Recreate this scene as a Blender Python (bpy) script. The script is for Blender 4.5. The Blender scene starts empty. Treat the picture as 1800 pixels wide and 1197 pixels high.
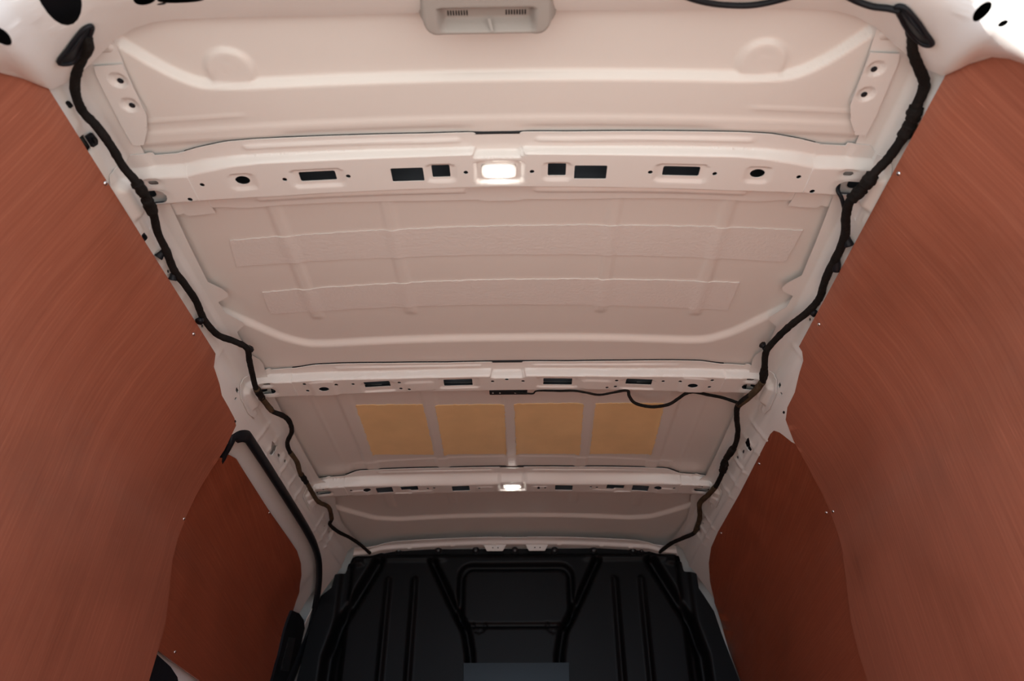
import bpy, bmesh, math, random, time
import numpy as np
from mathutils import Vector, Matrix
from mathutils.geometry import delaunay_2d_cdt
random.seed(7); np.random.seed(7)
T0 = time.time()
scene = bpy.context.scene
COL = scene.collection

# ------------------------------------------------------------------ camera
F_PX, PITCH, YAW, ROLL, CAMX = 1293.02, 0.6047115, -0.01727804, -0.00035, 0.038015
fw = np.array([math.sin(YAW)*math.cos(PITCH), math.cos(YAW)*math.cos(PITCH), math.sin(PITCH)])
ri = np.array([math.cos(YAW), -math.sin(YAW), 0.0]); up = np.cross(ri, fw)
cr, sr = math.cos(ROLL), math.sin(ROLL)
ri, up = cr*ri + sr*up, -sr*ri + cr*up
CAM = np.array([CAMX, 0.0, 0.0])
cd = bpy.data.cameras.new('camera'); cam = bpy.data.objects.new('camera', cd); COL.objects.link(cam)
cd.sensor_width = 36; cd.sensor_fit = 'HORIZONTAL'; cd.lens = F_PX/1800*36; cd.clip_start = 0.02
M = Matrix.Identity(4)
for r in range(3):
    M[r][0], M[r][1], M[r][2], M[r][3] = ri[r], up[r], -fw[r], CAM[r]
cam.matrix_world = M
cd.dof.use_dof = True; cd.dof.focus_distance = 1.75; cd.dof.aperture_fstop = 4.0
scene.camera = cam

# ------------------------------------------------------------------ world, sun, exposure
scene.view_settings.view_transform = 'Standard'; scene.view_settings.look = 'None'
scene.view_settings.gamma = 1.0; scene.view_settings.use_curve_mapping = False
scene.view_settings.exposure = 0.84
world = bpy.data.worlds.new('sky'); scene.world = world; world.use_nodes = True
wt = world.node_tree; wt.nodes.clear()
wo = wt.nodes.new('ShaderNodeOutputWorld'); bg = wt.nodes.new('ShaderNodeBackground')
bg.inputs['Color'].default_value = (0.64, 0.81, 1.0, 1); bg.inputs['Strength'].default_value = 1.75
wt.links.new(bg.outputs[0], wo.inputs[0])
sun = bpy.data.lights.new('sun', 'SUN'); sun.energy = 5.0; sun.angle = 0.012; sun.color = (1.0, 0.95, 0.88)
so = bpy.data.objects.new('sun', sun); COL.objects.link(so); so.location = (-3, -4, 5)
so.rotation_euler = Vector((-0.72, -0.33, 0.61)).to_track_quat('Z', 'Y').to_euler()

# ------------------------------------------------------------------ rays and surfaces (used to read positions on the real surfaces)
def ray(px, py): return fw + ri*(px-900)/F_PX + up*(598.5-py)/F_PX
K = 0.085                                   # crown of the roof: z = z0 - K x^2
def on_roof(px, py, z0):
    d = ray(px, py); t = z0/d[2]
    for _ in range(25):
        X = CAM + t*d; t = (z0 - K*X[0]**2)/d[2]
    return CAM + t*d
def at_y(px, py, Y): d = ray(px, py); return CAM + d*(Y/d[1])
def at_z(px, py, Z): d = ray(px, py); return CAM + d*(Z/d[2])
WZ = np.array([-.45, 0, .3, .5, .6, .65, .70, .75, .80, .85, .87, .90, .93, .96])
WX = np.array([.752, .762, .768, .770, .766, .758, .743, .722, .693, .664, .652, .640, .630, .622])
def W(z): return np.interp(z, WZ, WX)
def on_wall(px, py, off=0.0):
    d = ray(px, py); s = 1 if px > 900 else -1
    lo, hi = 0.4, 4.0
    def f(t): X = CAM + t*d; return s*X[0] - (W(X[2]) + off)
    # first crossing
    ts = np.linspace(0.5, 4.0, 700); v = [f(t) for t in ts]
    for a in range(len(ts)-1):
        if v[a] < 0 <= v[a+1]:
            lo, hi = ts[a], ts[a+1]; break
    for _ in range(30):
        m = (lo+hi)/2
        if f(m) < 0: lo = m
        else: hi = m
    return CAM + lo*d

# ------------------------------------------------------------------ materials
def mat(name, col, rough=0.5, spec=0.5, metal=0.0, coat=0.0, bump=0.0, bscale=60.0, mott=0.0, mscale=6.0):
    m = bpy.data.materials.new(name); m.use_nodes = True; nt = m.node_tree; b = nt.nodes['Principled BSDF']
    b.inputs['Base Color'].default_value = (*col, 1); b.inputs['Roughness'].default_value = rough
    b.inputs['Specular IOR Level'].default_value = spec; b.inputs['Metallic'].default_value = metal
    b.inputs['Coat Weight'].default_value = coat; b.inputs['Coat Roughness'].default_value = 0.12
    tc = nt.nodes.new('ShaderNodeTexCoord')
    if bump:
        n = nt.nodes.new('ShaderNodeTexNoise'); n.inputs['Scale'].default_value = bscale; n.inputs['Detail'].default_value = 3
        bp = nt.nodes.new('ShaderNodeBump'); bp.inputs['Strength'].default_value = bump; bp.inputs['Distance'].default_value = 0.002
        nt.links.new(tc.outputs['Object'], n.inputs['Vector']); nt.links.new(n.outputs['Fac'], bp.inputs['Height'])
        nt.links.new(bp.outputs['Normal'], b.inputs['Normal'])
    if mott:
        n = nt.nodes.new('ShaderNodeTexNoise'); n.inputs['Scale'].default_value = mscale; n.inputs['Detail'].default_value = 4
        r = nt.nodes.new('ShaderNodeValToRGB')
        r.color_ramp.elements[0].color = (*[c*(1-mott) for c in col], 1); r.color_ramp.elements[1].color = (*[min(1, c*(1+mott)) for c in col], 1)
        r.color_ramp.elements[0].position = 0.3; r.color_ramp.elements[1].position = 0.7
        nt.links.new(tc.outputs['Object'], n.inputs['Vector']); nt.links.new(n.outputs['Fac'], r.inputs['Fac'])
        nt.links.new(r.outputs['Color'], b.inputs['Base Color'])
    return m
def wood(name, base, dark, light, axis, rough=0.35):
    m = bpy.data.materials.new(name); m.use_nodes = True; nt = m.node_tree; b = nt.nodes['Principled BSDF']
    tc = nt.nodes.new('ShaderNodeTexCoord')
    def streak(sc, det, seed):
        # UV: u runs across the grain, v along it, both in metres
        mp = nt.nodes.new('ShaderNodeMapping'); mp.inputs['Scale'].default_value = (sc, sc*.02, 1)
        mp.inputs['Location'].default_value = (seed, seed*1.7, seed*.3)
        nt.links.new(tc.outputs['UV'], mp.inputs['Vector'])
        n = nt.nodes.new('ShaderNodeTexNoise'); n.inputs['Scale'].default_value = 1.0; n.inputs['Detail'].default_value = det; n.inputs['Roughness'].default_value = .65
        nt.links.new(mp.outputs['Vector'], n.inputs['Vector'])
        return n
    n1 = streak(260, 5, 1.0); n2 = streak(26, 3, 5.0)
    r1 = nt.nodes.new('ShaderNodeValToRGB'); e = r1.color_ramp.elements
    e[0].position = .30; e[0].color = (*dark, 1); e[1].position = .74; e[1].color = (*light, 1)
    k = e.new(.52); k.color = (*base, 1)
    r2 = nt.nodes.new('ShaderNodeValToRGB'); e = r2.color_ramp.elements
    e[0].position = .3; e[0].color = (.93, .92, .92, 1); e[1].position = .7; e[1].color = (1.05, 1.04, 1.03, 1)
    mx = nt.nodes.new('ShaderNodeMix'); mx.data_type = 'RGBA'; mx.blend_type = 'MULTIPLY'; mx.inputs[0].default_value = 1
    nt.links.new(n1.outputs['Fac'], r1.inputs['Fac']); nt.links.new(n2.outputs['Fac'], r2.inputs['Fac'])
    nt.links.new(r1.outputs['Color'], mx.inputs[6]); nt.links.new(r2.outputs['Color'], mx.inputs[7])
    # thin pale scratches and hairlines along the grain
    n3 = streak(420, 2, 9.0); r3 = nt.nodes.new('ShaderNodeValToRGB'); e = r3.color_ramp.elements
    e[0].position = .69; e[0].color = (0, 0, 0, 1); e[1].position = .74; e[1].color = (.5, .5, .5, 1)
    nt.links.new(n3.outputs['Fac'], r3.inputs['Fac'])
    m2 = nt.nodes.new('ShaderNodeMix'); m2.data_type = 'RGBA'; m2.inputs[7].default_value = (*[min(1, c*1.6+.03) for c in light], 1)
    nt.links.new(r3.outputs['Color'], m2.inputs[0]); nt.links.new(mx.outputs[2], m2.inputs[6])
    # worn smudges
    n4 = nt.nodes.new('ShaderNodeTexNoise'); n4.inputs['Scale'].default_value = 3.2; n4.inputs['Detail'].default_value = 6
    nt.links.new(tc.outputs['Object'], n4.inputs['Vector'])
    r4 = nt.nodes.new('ShaderNodeMapRange'); r4.inputs[1].default_value = .35; r4.inputs[2].default_value = .7; r4.inputs[3].default_value = rough-.05; r4.inputs[4].default_value = rough+.12
    nt.links.new(n4.outputs['Fac'], r4.inputs[0]); nt.links.new(r4.outputs[0], b.inputs['Roughness'])
    r5 = nt.nodes.new('ShaderNodeMapRange'); r5.inputs[1].default_value = .28; r5.inputs[2].default_value = .5; r5.inputs[3].default_value = .82; r5.inputs[4].default_value = 1.03
    nt.links.new(n4.outputs['Fac'], r5.inputs[0])
    m3 = nt.nodes.new('ShaderNodeVectorMath'); m3.operation = 'SCALE'; nt.links.new(m2.outputs[2], m3.inputs[0]); nt.links.new(r5.outputs[0], m3.inputs['Scale'])
    nt.links.new(m3.outputs[0], b.inputs['Base Color'])
    bp = nt.nodes.new('ShaderNodeBump'); bp.inputs['Strength'].default_value = .25; bp.inputs['Distance'].default_value = .0006
    nt.links.new(n1.outputs['Fac'], bp.inputs['Height']); nt.links.new(bp.outputs['Normal'], b.inputs['Normal'])
    b.inputs['Specular IOR Level'].default_value = .5
    return m
PAINT = mat('white_body_paint', (.81, .78, .75), .34, .5, coat=.25, bump=.05, bscale=40)
SKIN = mat('roof_skin_paint', (.79, .745, .705), .34, .5, coat=.3, bump=.06, bscale=30, mott=.02, mscale=2)
SHADE_PRIMER = mat('shade_dark_primer', (.10, .108, .125), .7, .3)  # primer darkened so the shade inside hollow sections is in its colour
PADW = mat('painted_pad', (.76, .715, .685), .6, .3, bump=.5, bscale=160)
PADT = mat('tan_pad', (.88, .63, .33), .55, .3, bump=.3, bscale=90, mott=.06, mscale=9)
PLY = wood('plywood_vertical_grain', (.355, .112, .064), (.305, .092, .052), (.41, .14, .082), 2)
PLYF = wood('plywood_long_grain', (.29, .072, .034), (.245, .058, .028), (.34, .094, .048), 1)
PLYE = mat('plywood_edge', (.42, .25, .13), .7)
BLACK = mat('black_bulkhead_plastic', (.0035, .0037, .0046), .45, .16, bump=.08, bscale=120)
BOLTM = mat('black_bolt', (.02, .02, .022), .3, .5)
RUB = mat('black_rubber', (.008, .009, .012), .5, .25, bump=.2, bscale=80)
TAPE = mat('cloth_tape', (.012, .010, .009), .8, .15, bump=1.0, bscale=220, mott=.35, mscale=30)
TAPE2 = mat('worn_cloth_tape', (.075, .050, .028), .85, .2, bump=1.0, bscale=220, mott=.4, mscale=30)
STEEL = mat('zinc_screw', (.75, .75, .77), .22, .5, metal=1.0)
GREYP = mat('grey_plastic', (.34, .305, .28), .5, .4, bump=.15, bscale=250)
FLOORM = wood('floor_plywood', (.64, .27, .15), (.57, .22, .12), (.70, .33, .19), 1, .5)
GROUND = mat('concrete', (.45, .40, .34), .9, .2, mott=.15, mscale=2)
DARKH = mat('cavity_shade', (.012, .012, .016), .6, .3)  # near-black colour standing in for the shade inside holes
LENS = bpy.data.materials.new('lit_lens'); LENS.use_nodes = True
_b = LENS.node_tree.nodes['Principled BSDF']; _b.inputs['Base Color'].default_value = (1, .97, .9, 1); _b.inputs['Roughness'].default_value = .25
_b.inputs['Emission Color'].default_value = (1, .97, .9, 1); _b.inputs['Emission Strength'].default_value = 0.45
LED = bpy.data.materials.new('lit_bulb'); LED.use_nodes = True
_b = LED.node_tree.nodes['Principled BSDF']; _b.inputs['Emission Color'].default_value = (1, .98, .93, 1); _b.inputs['Emission Strength'].default_value = 14

# ------------------------------------------------------------------ naming helpers
def grain_uv(me, fu):
    co = np.zeros(len(me.vertices)*3); me.vertices.foreach_get('co', co); co = co.reshape(-1, 3)
    li = np.zeros(len(me.loops), np.int32); me.loops.foreach_get('vertex_index', li); c = co[li]
    u, v = fu(c[:, 0], c[:, 1], c[:, 2]); uv = me.uv_layers.new(name='grain'); uv.data.foreach_set('uv', np.stack([u, v], 1).ravel().astype(np.float32))
GZ = np.linspace(-.5, 1.0, 301); GG = np.cumsum(np.interp(GZ, [-.5, .35, .5, .62, .75, 1.0], [.10, .10, .05, -.10, -.20, -.22]))*.005
def tag(o, label=None, cat=None, group=None, kind=None):
    if label: o['label'] = label
    if cat: o['category'] = cat
    if group: o['group'] = group
    if kind: o['kind'] = kind
    return o
def thing(name, loc, label, cat, group=None):
    o = bpy.data.objects.new(name, None); COL.objects.link(o); o.location = loc; o.empty_display_size = .05
    return tag(o, label, cat, group)
def link(name, me, material, parent=None):
    o = bpy.data.objects.new(name, me); COL.objects.link(o)
    if material and not me.materials: me.materials.append(material)
    if parent:
        o.parent = parent; o.matrix_parent_inverse = Matrix.Translation(-Vector(parent.location))
    return o

# ------------------------------------------------------------------ geometry helpers
def S(t): t = np.clip(t, 0, 1); return t*t*(3-2*t)
def box_d(x, y, cx, cy, hx, hy, r):
    qx = np.abs(x-cx)-hx+r; qy = np.abs(y-cy)-hy+r
    return np.minimum(np.maximum(qx, qy), 0) + np.hypot(np.maximum(qx, 0), np.maximum(qy, 0)) - r
def seg_d(x, y, a, b):
    ax, ay = a; bx, by = b; dx, dy = bx-ax, by-ay
    t = np.clip(((x-ax)*dx+(y-ay)*dy)/max(1e-12, dx*dx+dy*dy), 0, 1)
    return np.hypot(x-ax-t*dx, y-ay-t*dy)
def line_d(x, y, pts):
    d = seg_d(x, y, pts[0], pts[1])
    for a, b in zip(pts[1:], pts[2:]): d = np.minimum(d, seg_d(x, y, a, b))
    return d
def inside(px, py, poly):
    c = np.zeros(len(px), bool); n = len(poly)
    for i in range(n):
        x1, y1 = poly[i]; x2, y2 = poly[(i+1) % n]
        cond = ((y1 > py) != (y2 > py))
        if abs(y2-y1) > 1e-14: c ^= cond & (px < (x2-x1)*(py-y1)/(y2-y1)+x1)
    return c
def resample(poly, st, closed=True):
    out = []; n = len(poly)
    for i in range(n if closed else n-1):
        a = np.array(poly[i], float); b = np.array(poly[(i+1) % n], float); L = np.hypot(*(b-a)); k = max(1, int(math.ceil(L/st)))
        for j in range(k): out.append(tuple(a+(b-a)*j/k))
    if not closed: out.append(tuple(poly[-1]))
    return out
def rrect(cx, cy, hx, hy, r, n=4):
    r = min(r, hx*.999, hy*.999); o = []
    for sx, sy, a0 in ((1, 1, 0), (-1, 1, 90), (-1, -1, 180), (1, -1, 270)):
        for k in range(n+1):
            a = math.radians(a0+90*k/n); o.append((cx+sx*(hx-r)+r*math.cos(a), cy+sy*(hy-r)+r*math.sin(a)))
    return o
def ellipse(cx, cy, rx, ry, n=18): return [(cx+rx*math.cos(2*math.pi*k/n), cy+ry*math.sin(2*math.pi*k/n)) for k in range(n)]
def smooth_poly(pts, n=4, closed=False):
    P = [np.array(p, float) for p in pts]; o = []; m = len(P)
    for i in range(m if closed else m-1):
        p0 = P[(i-1) % m] if closed or i > 0 else P[0]; p1 = P[i]; p2 = P[(i+1) % m]; p3 = P[(i+2) % m] if closed or i+2 < m else P[-1]
        for k in range(n):
            t = k/n; o.append(.5*((2*p1)+(-p0+p2)*t+(2*p0-5*p1+4*p2-p3)*t*t+(-p0+3*p1-3*p2+p3)*t**3))
    if not closed: o.append(P[-1])
    return o
def mesh_from(verts, tris, name, smooth_n=None):
    me = bpy.data.meshes.new(name); me.from_pydata(verts, [], tris)
    me.polygons.foreach_set('use_smooth', [(smooth_n is None or i < smooth_n) for i in range(len(me.polygons))])
    me.update(); return me
def sheet(name, outer, holes, fmap, us, vs, edge=.006, thick=(0, 0, .0015), extra=(), mat_=None, parent=None, hedge=None, inner=None):
    """pressed sheet: outline and holes in (u,v), mapped to 3D by fmap, with an edge of real thickness"""
    loops = [resample(outer, edge)] + [resample(h, hedge or edge*.5) for h in holes]
    pts = []; edges = []
    for L in loops:
        b = len(pts); pts += L; edges += [(b+i, b+(i+1) % len(L)) for i in range(len(L))]
    us = np.array(us); vs = np.array(vs)
    gx, gy = np.meshgrid(us, vs); gx = gx.ravel(); gy = gy.ravel()
    if len(extra): e = np.array(extra); gx = np.r_[gx, e[:, 0]]; gy = np.r_[gy, e[:, 1]]
    gx = gx + np.random.uniform(-1, 1, len(gx))*1e-5; gy = gy + np.random.uniform(-1, 1, len(gy))*1e-5
    k = inside(gx, gy, loops[0])
    for h in loops[1:]: k &= ~inside(gx, gy, h)
    gx, gy = gx[k], gy[k]
    B = np.array(pts); cell = edge
    if len(gx):
        # drop grid points too near a loop
        keep = np.ones(len(gx), bool); m = edge*.3
        for a in range(0, len(B), 200):
            bb = B[a:a+200]; d = np.min((gx[:, None]-bb[None, :, 0])**2+(gy[:, None]-bb[None, :, 1])**2, axis=1); keep &= d > m*m
        gx, gy = gx[keep], gy[keep]
    V = [Vector(p) for p in pts]+[Vector((a, b)) for a, b in zip(gx, gy)]
    r = delaunay_2d_cdt(V, edges, [], 0, 1e-7)
    vv = np.array([tuple(v) for v in r[0]]); ff = np.array([f for f in r[2] if len(f) == 3])
    c = vv[ff].mean(axis=1); k = inside(c[:, 0], c[:, 1], loops[0])
    for h in loops[1:]: k &= ~inside(c[:, 0], c[:, 1], h)
    ff = ff[k]
    P = np.stack(fmap(vv[:, 0], vv[:, 1]), axis=1)
    # boundary edges
    E = {}
    for f in ff.tolist():
        for a, b in ((f[0], f[1]), (f[1], f[2]), (f[2], f[0])):
            q = (min(a, b), max(a, b)); E[q] = None if q in E else (a, b)
    be = [e for e in E.values() if e]
    verts = P.tolist(); tri = ff.tolist(); nf = len(tri); t = np.array(thick)
    if np.abs(t).sum() > 0:
        idx = {}
        def dupv(i, off):
            key = (i, off)
            if key not in idx: idx[key] = len(verts); verts.append((P[i]+t*off).tolist())
            return idx[key]
        for a, b in be: tri.append([dupv(b, 0), dupv(a, 0), dupv(a, 1), dupv(b, 1)])
    nr = len(tri)
    if inner:
        o_ = len(verts); verts += (P+t*.95).tolist(); tri += [[f[2]+o_, f[1]+o_, f[0]+o_] for f in ff.tolist()]
    me = mesh_from(verts, tri, name, nf)
    ob = link(name, me, mat_, parent)
    if inner:      # hidden inside of the pressing: primer tone darkened to paint in its shade
        me.materials.append(inner); me.polygons.foreach_set('material_index', [0]*nr+[1]*(len(tri)-nr)); me.update()
    return ob
def gridsurf(name, X, Y, Z, mat_, parent=None):
    n, m = X.shape; v = np.stack([X.ravel(), Y.ravel(), Z.ravel()], 1)
    i = np.arange(n*m).reshape(n, m); q = np.stack([i[:-1, :-1], i[:-1, 1:], i[1:, 1:], i[1:, :-1]], -1).reshape(-1, 4)
    me = bpy.data.meshes.new(name); me.vertices.add(len(v)); me.vertices.foreach_set('co', v.ravel())
    me.loops.add(q.size); me.loops.foreach_set('vertex_index', q.ravel().astype(np.int32))
    me.polygons.add(len(q)); me.polygons.foreach_set('loop_start', (np.arange(len(q))*4).astype(np.int32))
    me.polygons.foreach_set('use_smooth', np.ones(len(q), bool)); me.update(calc_edges=True); me.validate()
    return link(name, me, mat_, parent)
def tube(name, pts, rad, mat_, parent=None, sides=10, smooth=5, jitter=0.0, flat=1.0, nrm=None, cap=True):
    P = [np.array(p, float) for p in (smooth_poly(pts, smooth) if smooth else pts)]
    R = rad if hasattr(rad, '__len__') else [rad]*len(pts)
    Rr = np.interp(np.linspace(0, len(pts)-1, len(P)), range(len(pts)), R)
    verts = []; faces = []; pu = None
    for i, p in enumerate(P):
        t = P[min(i+1, len(P)-1)]-P[max(i-1, 0)]; t = t/np.linalg.norm(t)
        u = np.array(nrm if nrm is not None else (pu if pu is not None else (0, 0, 1)), float)
        u = u-t*np.dot(u, t); u /= np.linalg.norm(u); pu = u; w = np.cross(t, u)
        r0 = Rr[i]*(1+jitter*random.uniform(-1, 1))
        for k in range(sides):
            a = 2*math.pi*k/sides; q = p + (u*math.cos(a)*flat+w*math.sin(a))*r0*(1+jitter*.5*random.uniform(-1, 1)); verts.append(q.tolist())
    for i in range(len(P)-1):
        for k in range(sides): faces.append([i*sides+k, i*sides+(k+1) % sides, (i+1)*sides+(k+1) % sides, (i+1)*sides+k])
    if cap: faces.append(list(range(sides))[::-1]); faces.append([(len(P)-1)*sides+k for k in range(sides)])
    return link(name, mesh_from(verts, faces, name), mat_, parent)
def lathe(name, centre, axis, prof, mat_, parent=None, n=16, square=False, spin=0):
    """prof: (radius, height along axis)"""
    a = Vector(axis).normalized(); u = a.orthogonal().normalized(); w = a.cross(u); verts = []; faces = []; c = Vector(centre)
    for r, h in prof:
        for k in range(n): t = 2*math.pi*k/n+spin; verts.append(c+a*h+(u*math.cos(t)+w*math.sin(t))*r)
    for i in range(len(prof)-1):
        for k in range(n): faces.append([i*n+k, i*n+(k+1) % n, (i+1)*n+(k+1) % n, (i+1)*n+k])
    faces.append([(len(prof)-1)*n+k for k in range(n)]); faces.append(list(range(n))[::-1])
    return link(name, mesh_from([tuple(v) for v in verts], faces, name), mat_, parent)
def blob(name, pts2, th, mat_, parent, frame, bev=.002):
    """bevelled flat-ish piece: outline pts2 in the frame (o, u, v, n), thickness th along n"""
    o, u, v, n = [Vector(q) for q in frame]; bm = bmesh.new()
    lo = [bm.verts.new(o+u*a+v*b) for a, b in pts2]; f = bm.faces.new(lo)
    r = bmesh.ops.extrude_face_region(bm, geom=[f]); vs = [g for g in r['geom'] if isinstance(g, bmesh.types.BMVert)]
    bmesh.ops.translate(bm, vec=n*th, verts=vs); bmesh.ops.recalc_face_normals(bm, faces=bm.faces)
    if bev: bmesh.ops.bevel(bm, geom=[e for e in bm.edges], offset=bev, segments=2, affect='EDGES', clamp_overlap=True)
    me = bpy.data.meshes.new(name); bm.to_mesh(me); bm.free()
    for p in me.polygons: p.use_smooth = False
    return link(name, me, mat_, parent)

# ================================================================== THE SETTING
# ---- floor, ground outside
def slab(name, x0, x1, y0, y1, z0, z1, m):
    bm = bmesh.new(); bmesh.ops.create_cube(bm, size=1)
    for v in bm.verts: v.co = Vector(((x0+x1)/2+v.co.x*(x1-x0), (y0+y1)/2+v.co.y*(y1-y0), (z0+z1)/2+v.co.z*(z1-z0)))
    me = bpy.data.meshes.new(name); bm.to_mesh(me); bm.free(); return link(name, me, m)
fl_ = tag(slab('floor', -.86, .86, .50, 2.80, -.45, -.42, FLOORM), kind='structure'); grain_uv(fl_.data, lambda x, y, z: (x+z, y))
tag(slab('ground', -14, 14, -20, 18, -1.15, -1.05, GROUND), kind='structure')

# ---- roof skin
def stripe_y(ax, c, pts):
    xs = [p[0] for p in pts]; ys = [p[1] for p in pts]; return np.interp(ax, xs, ys)
ST1 = [(0, .712), (.40, .712), (.46, .706), (.50, .678), (.546, .628), (.60, .56)]
ST2 = [(0, 1.437), (.42, 1.432), (.47, 1.426), (.52, 1.392), (.575, 1.325), (.61, 1.285), (.66, 1.22)]
ST4 = [(0, 2.59), (.42, 2.583), (.50, 2.555), (.56, 2.485), (.62, 2.41), (.68, 2.32)]
def smooth_fn(pts, r=.03):
    xs = np.linspace(-.05, .75, 801); ys = np.interp(np.abs(xs), [p[0] for p in pts], [p[1] for p in pts])
    k = int(r/.001); ker = np.hanning(2*k+1); ker /= ker.sum(); yp = np.pad(ys, k, mode='edge'); ys = np.convolve(yp, ker, 'valid')
    return lambda ax: np.interp(ax, xs, ys)
f1, f2, f4 = smooth_fn(ST1), smooth_fn(ST2), smooth_fn(ST4)
def skin_z(x, y):
    ax = np.abs(x); z = .985+.010*y-K*x*x
    s1 = S((y-f1(ax)+.006)/.010)
    lobe = S((.040-np.hypot(ax-.408, y-.688))/.008)
    s1 = np.maximum(s1, .42*lobe)
    a = -.002+.014*(1-s1)
    ring = np.abs(np.hypot(ax-.408, y-.683)-.012); a = a+.0008*np.exp(-(ring/.0012)**2)
    # rounded rear corner of the recess
    rr = box_d(x, y, 0, .80, .556, .206, .05); a = a-.010*S((rr+.004)/.006)*S((.645-y)/.02)
    a = a-.0025*S((y-.783)/.004)*(ax < 9)+.0025*S((y-.800)/.004)*S((ax-.02)/.05)
    a = a-.002*np.exp(-((y-.765)/.003)**2)*S((ax-.40)/.02)-.003*np.exp(-((y-.806)/.005)**2)*S((ax-.33)/.06)
    b = .008-.011*S((y-f2(ax)+.010)/.018)
    for cx in (.215, .425):
        b = b-.0030*S((.016-np.abs(ax-cx))/.009)*S((1.345-y)/.02)
    c = np.zeros_like(x)+.001
    for cx in (0., .216, .437):
        c = c-.0035*S((.021-np.abs(ax-cx))/.006)
    c = c-.002*S((y-2.085)/.004)*S((.50-ax)/.01)
    c = c-.0012*S((.005-np.abs(ax-.52))/.004)
    d = .004-.011*S((y-f4(ax)+.012)/.020)
    for cx in (.213, .43): d = d-.0030*S((.018-np.abs(ax-cx))/.009)*S((2.49-y)/.03)
    w1 = S((y-.86)/.03); w2 = S((y-1.57)/.03); w3 = S((y-2.23)/.03)
    q = S((ax-.22)/.30)      # deeper hollow above each beam
    for yc_, hw, dq in ((.893, .040, 0.), (1.602, .034, .022), (2.253, .034, .048)):
        z = z+.030*S((hw-np.abs(y-yc_+dq*q))/.012)
    return z+a*(1-w1)+b*w1*(1-w2)+c*w2*(1-w3)+d*w3
gx = np.arange(-.68, .6801, .0045); gy = np.arange(.575, 2.83, .0042)
GX, GY = np.meshgrid(gx, gy)
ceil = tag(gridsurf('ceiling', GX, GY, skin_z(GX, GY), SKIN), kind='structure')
ceil.data.materials.append(SHADE_PRIMER)      # shade inside the closed beams, put into a dark primer colour
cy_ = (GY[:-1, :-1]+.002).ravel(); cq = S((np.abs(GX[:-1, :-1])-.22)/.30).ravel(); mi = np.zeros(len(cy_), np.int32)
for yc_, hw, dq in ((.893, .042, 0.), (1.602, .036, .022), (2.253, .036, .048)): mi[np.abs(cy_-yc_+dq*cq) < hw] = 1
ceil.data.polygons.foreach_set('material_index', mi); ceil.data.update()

# ---- side rails / body side sheets
RP = np.array([(.50, .9627), (.56, .9573), (.60, .9534), (.622, .9505), (.633, .9465), (.642, .938), (.649, .920), (.654, .90), (.662, .87), (.675, .85), (.705, .80), (.734, .75), (.755, .70), (.770, .65), (.780, .58), (.782, .5), (.780, .3), (.774, 0), (.77, -.42)])
rs = np.r_[0, np.cumsum(np.hypot(*np.diff(RP, axis=0).T))]+.50
SD = np.arange(.50, rs[-1], .002); rX = np.interp(SD, rs, RP[:, 0]); rZ = np.interp(SD, rs, RP[:, 1])
_k = np.hanning(13); _k /= _k.sum(); rXs = np.convolve(np.pad(rX, 6, mode='edge'), _k, 'valid'); rZs = np.convolve(np.pad(rZ, 6, mode='edge'), _k, 'valid')
rXs[:8] = rX[:8]; rZs[:8] = rZ[:8]; rXs[-8:] = rX[-8:]; rZs[-8:] = rZ[-8:]
nX = np.gradient(rZs, SD); nZ = -np.gradient(rXs, SD)     # points down / inward
def rail_map(side, extra=None):
    def f(s, y):
        x = np.interp(s, SD, rXs); z = np.interp(s, SD, rZs); ax = np.interp(s, SD, nX); az = np.interp(s, SD, nZ)
        o = .0040*S((s-.627)/.003)+.0022*S((s-.655)/.002)*S((.70-s)/.01)
        # bulge over the middle pillar
        o = o+.004*np.exp(-((y-1.50)/.13)**4)*S((s-.66)/.03)*S((.86-s)/.08)
        for yy, am in ((.70, .0018), (.745, .002), (1.02, .002), (1.055, .0022), (1.19, .0014), (1.285, .0018), (1.36, .0025), (1.72, .003), (1.80, .003), (1.93, .0035), (2.02, .003), (2.10, .0035), (2.36, .0035), (2.45, .003), (2.52, .003)):
            o = o+am*np.exp(-((y-yy+.25*(s-.68))/.006)**2)*S((s-.635)/.012)*S((.735-s)/.02)
        # long lip above the door / lining
        o = o+.004*S((.006-np.abs(s-.715))/.004)*S((y-1.74)/.03)
        # shallow pockets
        for yy, ss, hy, hs in ((.76, .665, .02, .012), (1.12, .668, .03, .010), (1.86, .672, .030, .013), (2.17, .672, .028, .012), (2.50, .672, .022, .012)):
            o = o-.005*S((.004-box_d(s, y, ss, yy, hs, hy, .006))/.006)
        if extra: o = o+extra(s, y)
        return side*(x+ax*o), y, z+az*o
    return f
INNER = [(.545, .60), (.553, .70), (.551, .737), (.586, .773), (.589, .80), (.594, .95), (.600, 1.05), (.604, 1.158), (.582, 1.185), (.577, 1.20), (.583, 1.212), (.606, 1.225), (.604, 1.262), (.580, 1.300), (.578, 1.312), (.602, 1.335), (.603, 1.400), (.601, 1.425), (.586, 1.45), (.584, 1.47), (.590, 1.53), (.600, 1.60), (.602, 1.70), (.604, 2.00), (.603, 2.12), (.590, 2.16), (.588, 2.30), (.600, 2.36), (.610, 2.50), (.600, 2.62), (.585, 2.76)]
def wall_sy(px, py):
    p = on_wall(px, py, .012); i = np.argmin((rXs-abs(p[0]))**2+(rZs-p[2])**2); return (SD[i], p[1])
SEAL_PX = [(403, 772), (413, 765), (430, 765), (444, 781), (495, 860), (540, 933), (556, 968), (561, 1000), (558, 1045), (543, 1110), (522, 1165), (498, 1225)]
seal_sy = [wall_sy(*p) for p in SEAL_PX]
smax = SD[-1]-.002
us = np.r_[np.arange(.54, .78, .006), np.arange(.78, smax, .035)]
vs = np.arange(.60, 2.77, .007)
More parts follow.
